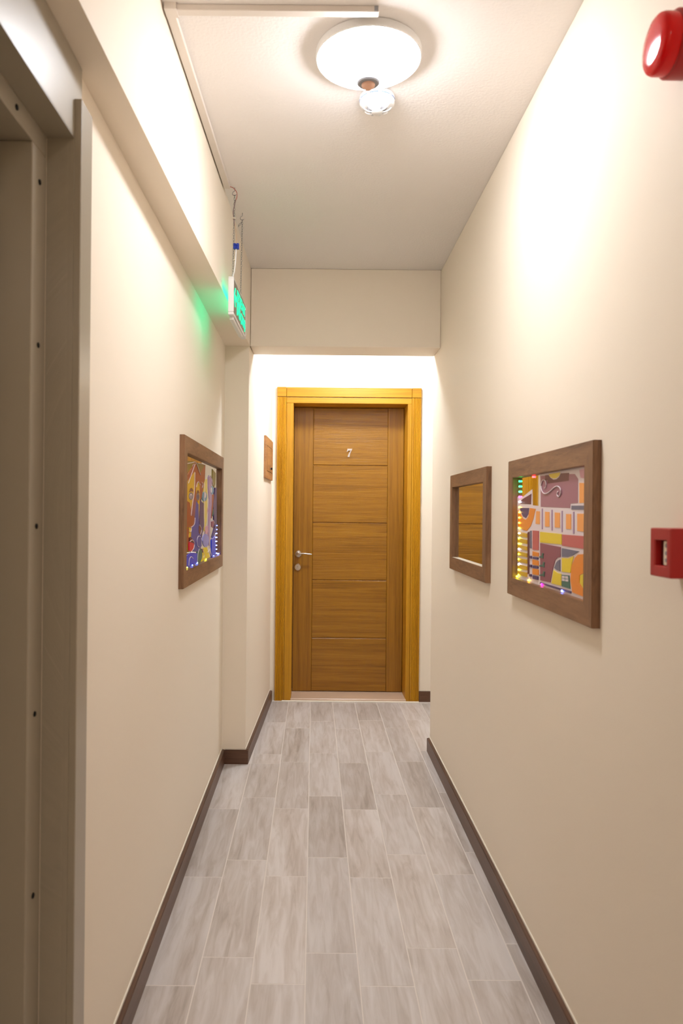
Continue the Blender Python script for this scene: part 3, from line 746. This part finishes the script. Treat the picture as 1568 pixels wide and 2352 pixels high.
o = obj('sill_strip', B(XR - FD + 0.002, xm, 2.744, 3.343, 1.1068, 1.1078), 'ivory_plastic', t); o['label'] = 'pale strip along the bottom of the recess'

def leds(t, mo, side, xm, y0, y1, z0, z1, far_cols, other):
    """bead of coloured LEDs round the edge of the recess; far_cols from the top down"""
    def led(y, z, c):
        child_of_child('led', B(min(xm, xm - side * 0.005), max(xm, xm - side * 0.005), y - 0.002, y + 0.002, z - 0.0025, z + 0.0025, bev=0.0008), 'led_' + c, mo, t)
    n = len(far_cols)
    for k, c in enumerate(far_cols):
        if c: led(y1 - (0.032 if side > 0 else 0.09), z1 - 0.012 - (z1 - z0 - 0.024) * k / (n - 1), c)
    for k, c in enumerate(other['bottom']):
        if c: led(y0 + 0.012 + (y1 - y0 - 0.024) * k / (len(other['bottom']) - 1), z0 + 0.005, c)
    for k, c in enumerate(other['top']):
        if c: led(y0 + 0.012 + (y1 - y0 - 0.024) * k / (len(other['top']) - 1), z1 - 0.005, c)

def paint(t, mo, side, xm, C, art, lines, white=None):
    def P(p): return (C[0] + p[0] / 1000, C[1] + p[1] / 1000)
    x = xm
    if white:
        o = child_of_child('painted_ground', prism(bmesh.new(), [P(p) for p in white], x, x - side * 0.0006, 'X'), 'paint_chalk', mo, t)
    for n, (c, pts) in enumerate(art):
        d = 0.0012 + 0.00004 * n
        child_of_child('painted_field', prism(bmesh.new(), [P(p) for p in pts], x, x - side * d, 'X'), 'paint_' + c, mo, t)
    for l in lines:
        sp = spline([(x - side * 0.0028,) + P(p) for p in l], 5)
        bm = tube(bmesh.new(), sp, 0.0016 if side > 0 else 0.0013, 6)
        child_of_child('painted_line', bm, 'paint_chalk', mo, t, smooth=True)

t, mo, xm = frame('painted_mirror', 1, 1.659, 2.384, 1.049, 1.475, FD, 0.055, 'walnut framed mirror painted with a colourful townscape, edged with small lights', 'mirror', XR)
G_, Mg, Bl, Am, Ye, Wh, Rd = 'green', 'magenta', 'blue', 'amber', 'yellow', 'white', 'red'
leds(t, mo, 1, xm, 1.714, 2.329, 1.104, 1.420, [G_, G_, G_, Mg, Wh, Am, Am, Am, Am, Ye, Wh, Ye, Ye, Wh, Ye, Ye, Wh, Ye, Ye],
     {'bottom': [Am, None, None, None, Bl, None, None, None, Mg, None, None, Am, None, None, Ye], 'top': [Mg, None, None, None, None, None, None, None, Rd, None, None, None]})
paint(t, mo, 1, xm, (2.0215, 1.262), ART_RIGHT, ART_RIGHT_LINES, ART_RIGHT_WHITE)
t, mo, xm = frame('painted_mirror', -1, 2.550, 3.646, 1.034, 1.571, 0.018, 0.060, 'wide walnut framed mirror painted with abstract faces, on the wall by the pier', 'mirror', XL)
leds(t, mo, -1, xm, 2.610, 3.586, 1.094, 1.511, [None] * 14 + [Bl] * 8,
     {'bottom': [None, Ye, None, Bl, None, Bl, None, None, None, Ye, None, None, None, Bl, None, None, Bl], 'top': [None, None]})
paint(t, mo, -1, xm, (3.098, 1.302), ART_LEFT, ART_LEFT_LINES)

# ------------------------------------------------------------------ wooden fuse cabinet on the slanting wall
FA = math.atan(0.0383)
y0 = 4.57
FC = empty('fuse_cabinet', (far_x(y0), y0, 1.516), 'small walnut wall cabinet with a dark knob beside the oak door', 'cabinet', rotz=-FA)
fl_ = 0.45
b1 = obj('body', B(0.0, 0.014, 0.0, fl_, 0.0, 0.264, bev=0.0015), 'cabinet_wood', FC, local=True)
dr = obj('cabinet_door', B(0.0142, 0.0155, 0.07, fl_ - 0.07, 0.050, 0.205, bev=0.0006), 'cabinet_wood', FC, local=True)
for z in (0.048, 0.207): child_of_child('groove', B(0.0135, 0.0146, 0.068, fl_ - 0.068, z - 0.0016, z + 0.0016), 'gasket', b1, FC, local=True)
child_of_child('knob', lathe(bmesh.new(), [(0.005, 0.0155), (0.004, 0.018), (0.008, 0.021), (0.009, 0.025), (0.005, 0.0275), (0, 0.028)], (0, fl_ - 0.17, 0.072), 20, 'X'), 'dark_knob', dr, FC, local=True, smooth='auto')

# ------------------------------------------------------------------ fire alarm sounder and call point
ay, az = 1.288, 2.130
t = empty('alarm_beacon', (XR, ay, az - 0.06), 'round glossy red fire alarm beacon high on the right wall', 'alarm')
obj('base', lathe(bmesh.new(), [(0.0545, XR), (0.0545, XR - 0.030), (0.0525, XR - 0.033), (0.050, XR - 0.034), (0.0, XR - 0.034)], (0, ay, az), 48, 'X'), 'red_housing', t, smooth='auto')
obj('reflector', lathe(bmesh.new(), [(0.040, XR - 0.033), (0.036, XR - 0.046), (0.018, XR - 0.050), (0, XR - 0.050)], (0, ay, az), 32, 'X'), 'red_dark', t, smooth='auto')
obj('lens', lathe(bmesh.new(), [(0.0500, XR - 0.0335), (0.0500, XR - 0.052), (0.0480, XR - 0.058), (0.044, XR - 0.0612), (0.030, XR - 0.063), (0.0, XR - 0.064)], (0, ay, az), 48, 'X'), 'red_lens', t, smooth='auto')

t = empty('call_point', (XR, 1.27, 1.199), 'square red fire alarm call point at chest height on the right wall', 'alarm')
cx = 0.597; cy0, cy1, cz0, cz1 = 1.232, 1.307, 1.1995, 1.284
wy0, wy1, wz0, wz1 = 1.247, 1.290, 1.219, 1.263       # recessed window
bm = bmesh.new()
box(bm, cx, XR, cy0, wy0, cz0, cz1, bev=0.0025, seg=2); box(bm, cx, XR, wy1, cy1, cz0, cz1, bev=0.0025, seg=2)
box(bm, cx, XR, wy0 - 0.004, wy1 + 0.004, cz0, wz0, bev=0.002, seg=2); box(bm, cx, XR, wy0 - 0.004, wy1 + 0.004, wz1, cz1, bev=0.002, seg=2)
obj('housing', bm, 'red_housing', t)
obj('window_back', B(cx + 0.012, XR, wy0 - 0.002, wy1 + 0.002, wz0 - 0.002, wz1 + 0.002), 'red_dark', t)
ins = obj('insert', B(cx + 0.006, cx + 0.013, wy0 + 0.001, wy0 + 0.022, wz0 + 0.001, wz1 - 0.001, bev=0.001), 'ivory_plastic', t)
for z in (1.229, 1.241, 1.254):
    child_of_child('mark', lathe(bmesh.new(), [(0.0036, cx + 0.0062), (0.0036, cx + 0.0054), (0, cx + 0.0054)], (0, wy0 + 0.012, z), 12, 'X'), 'grey_plastic', ins, t)
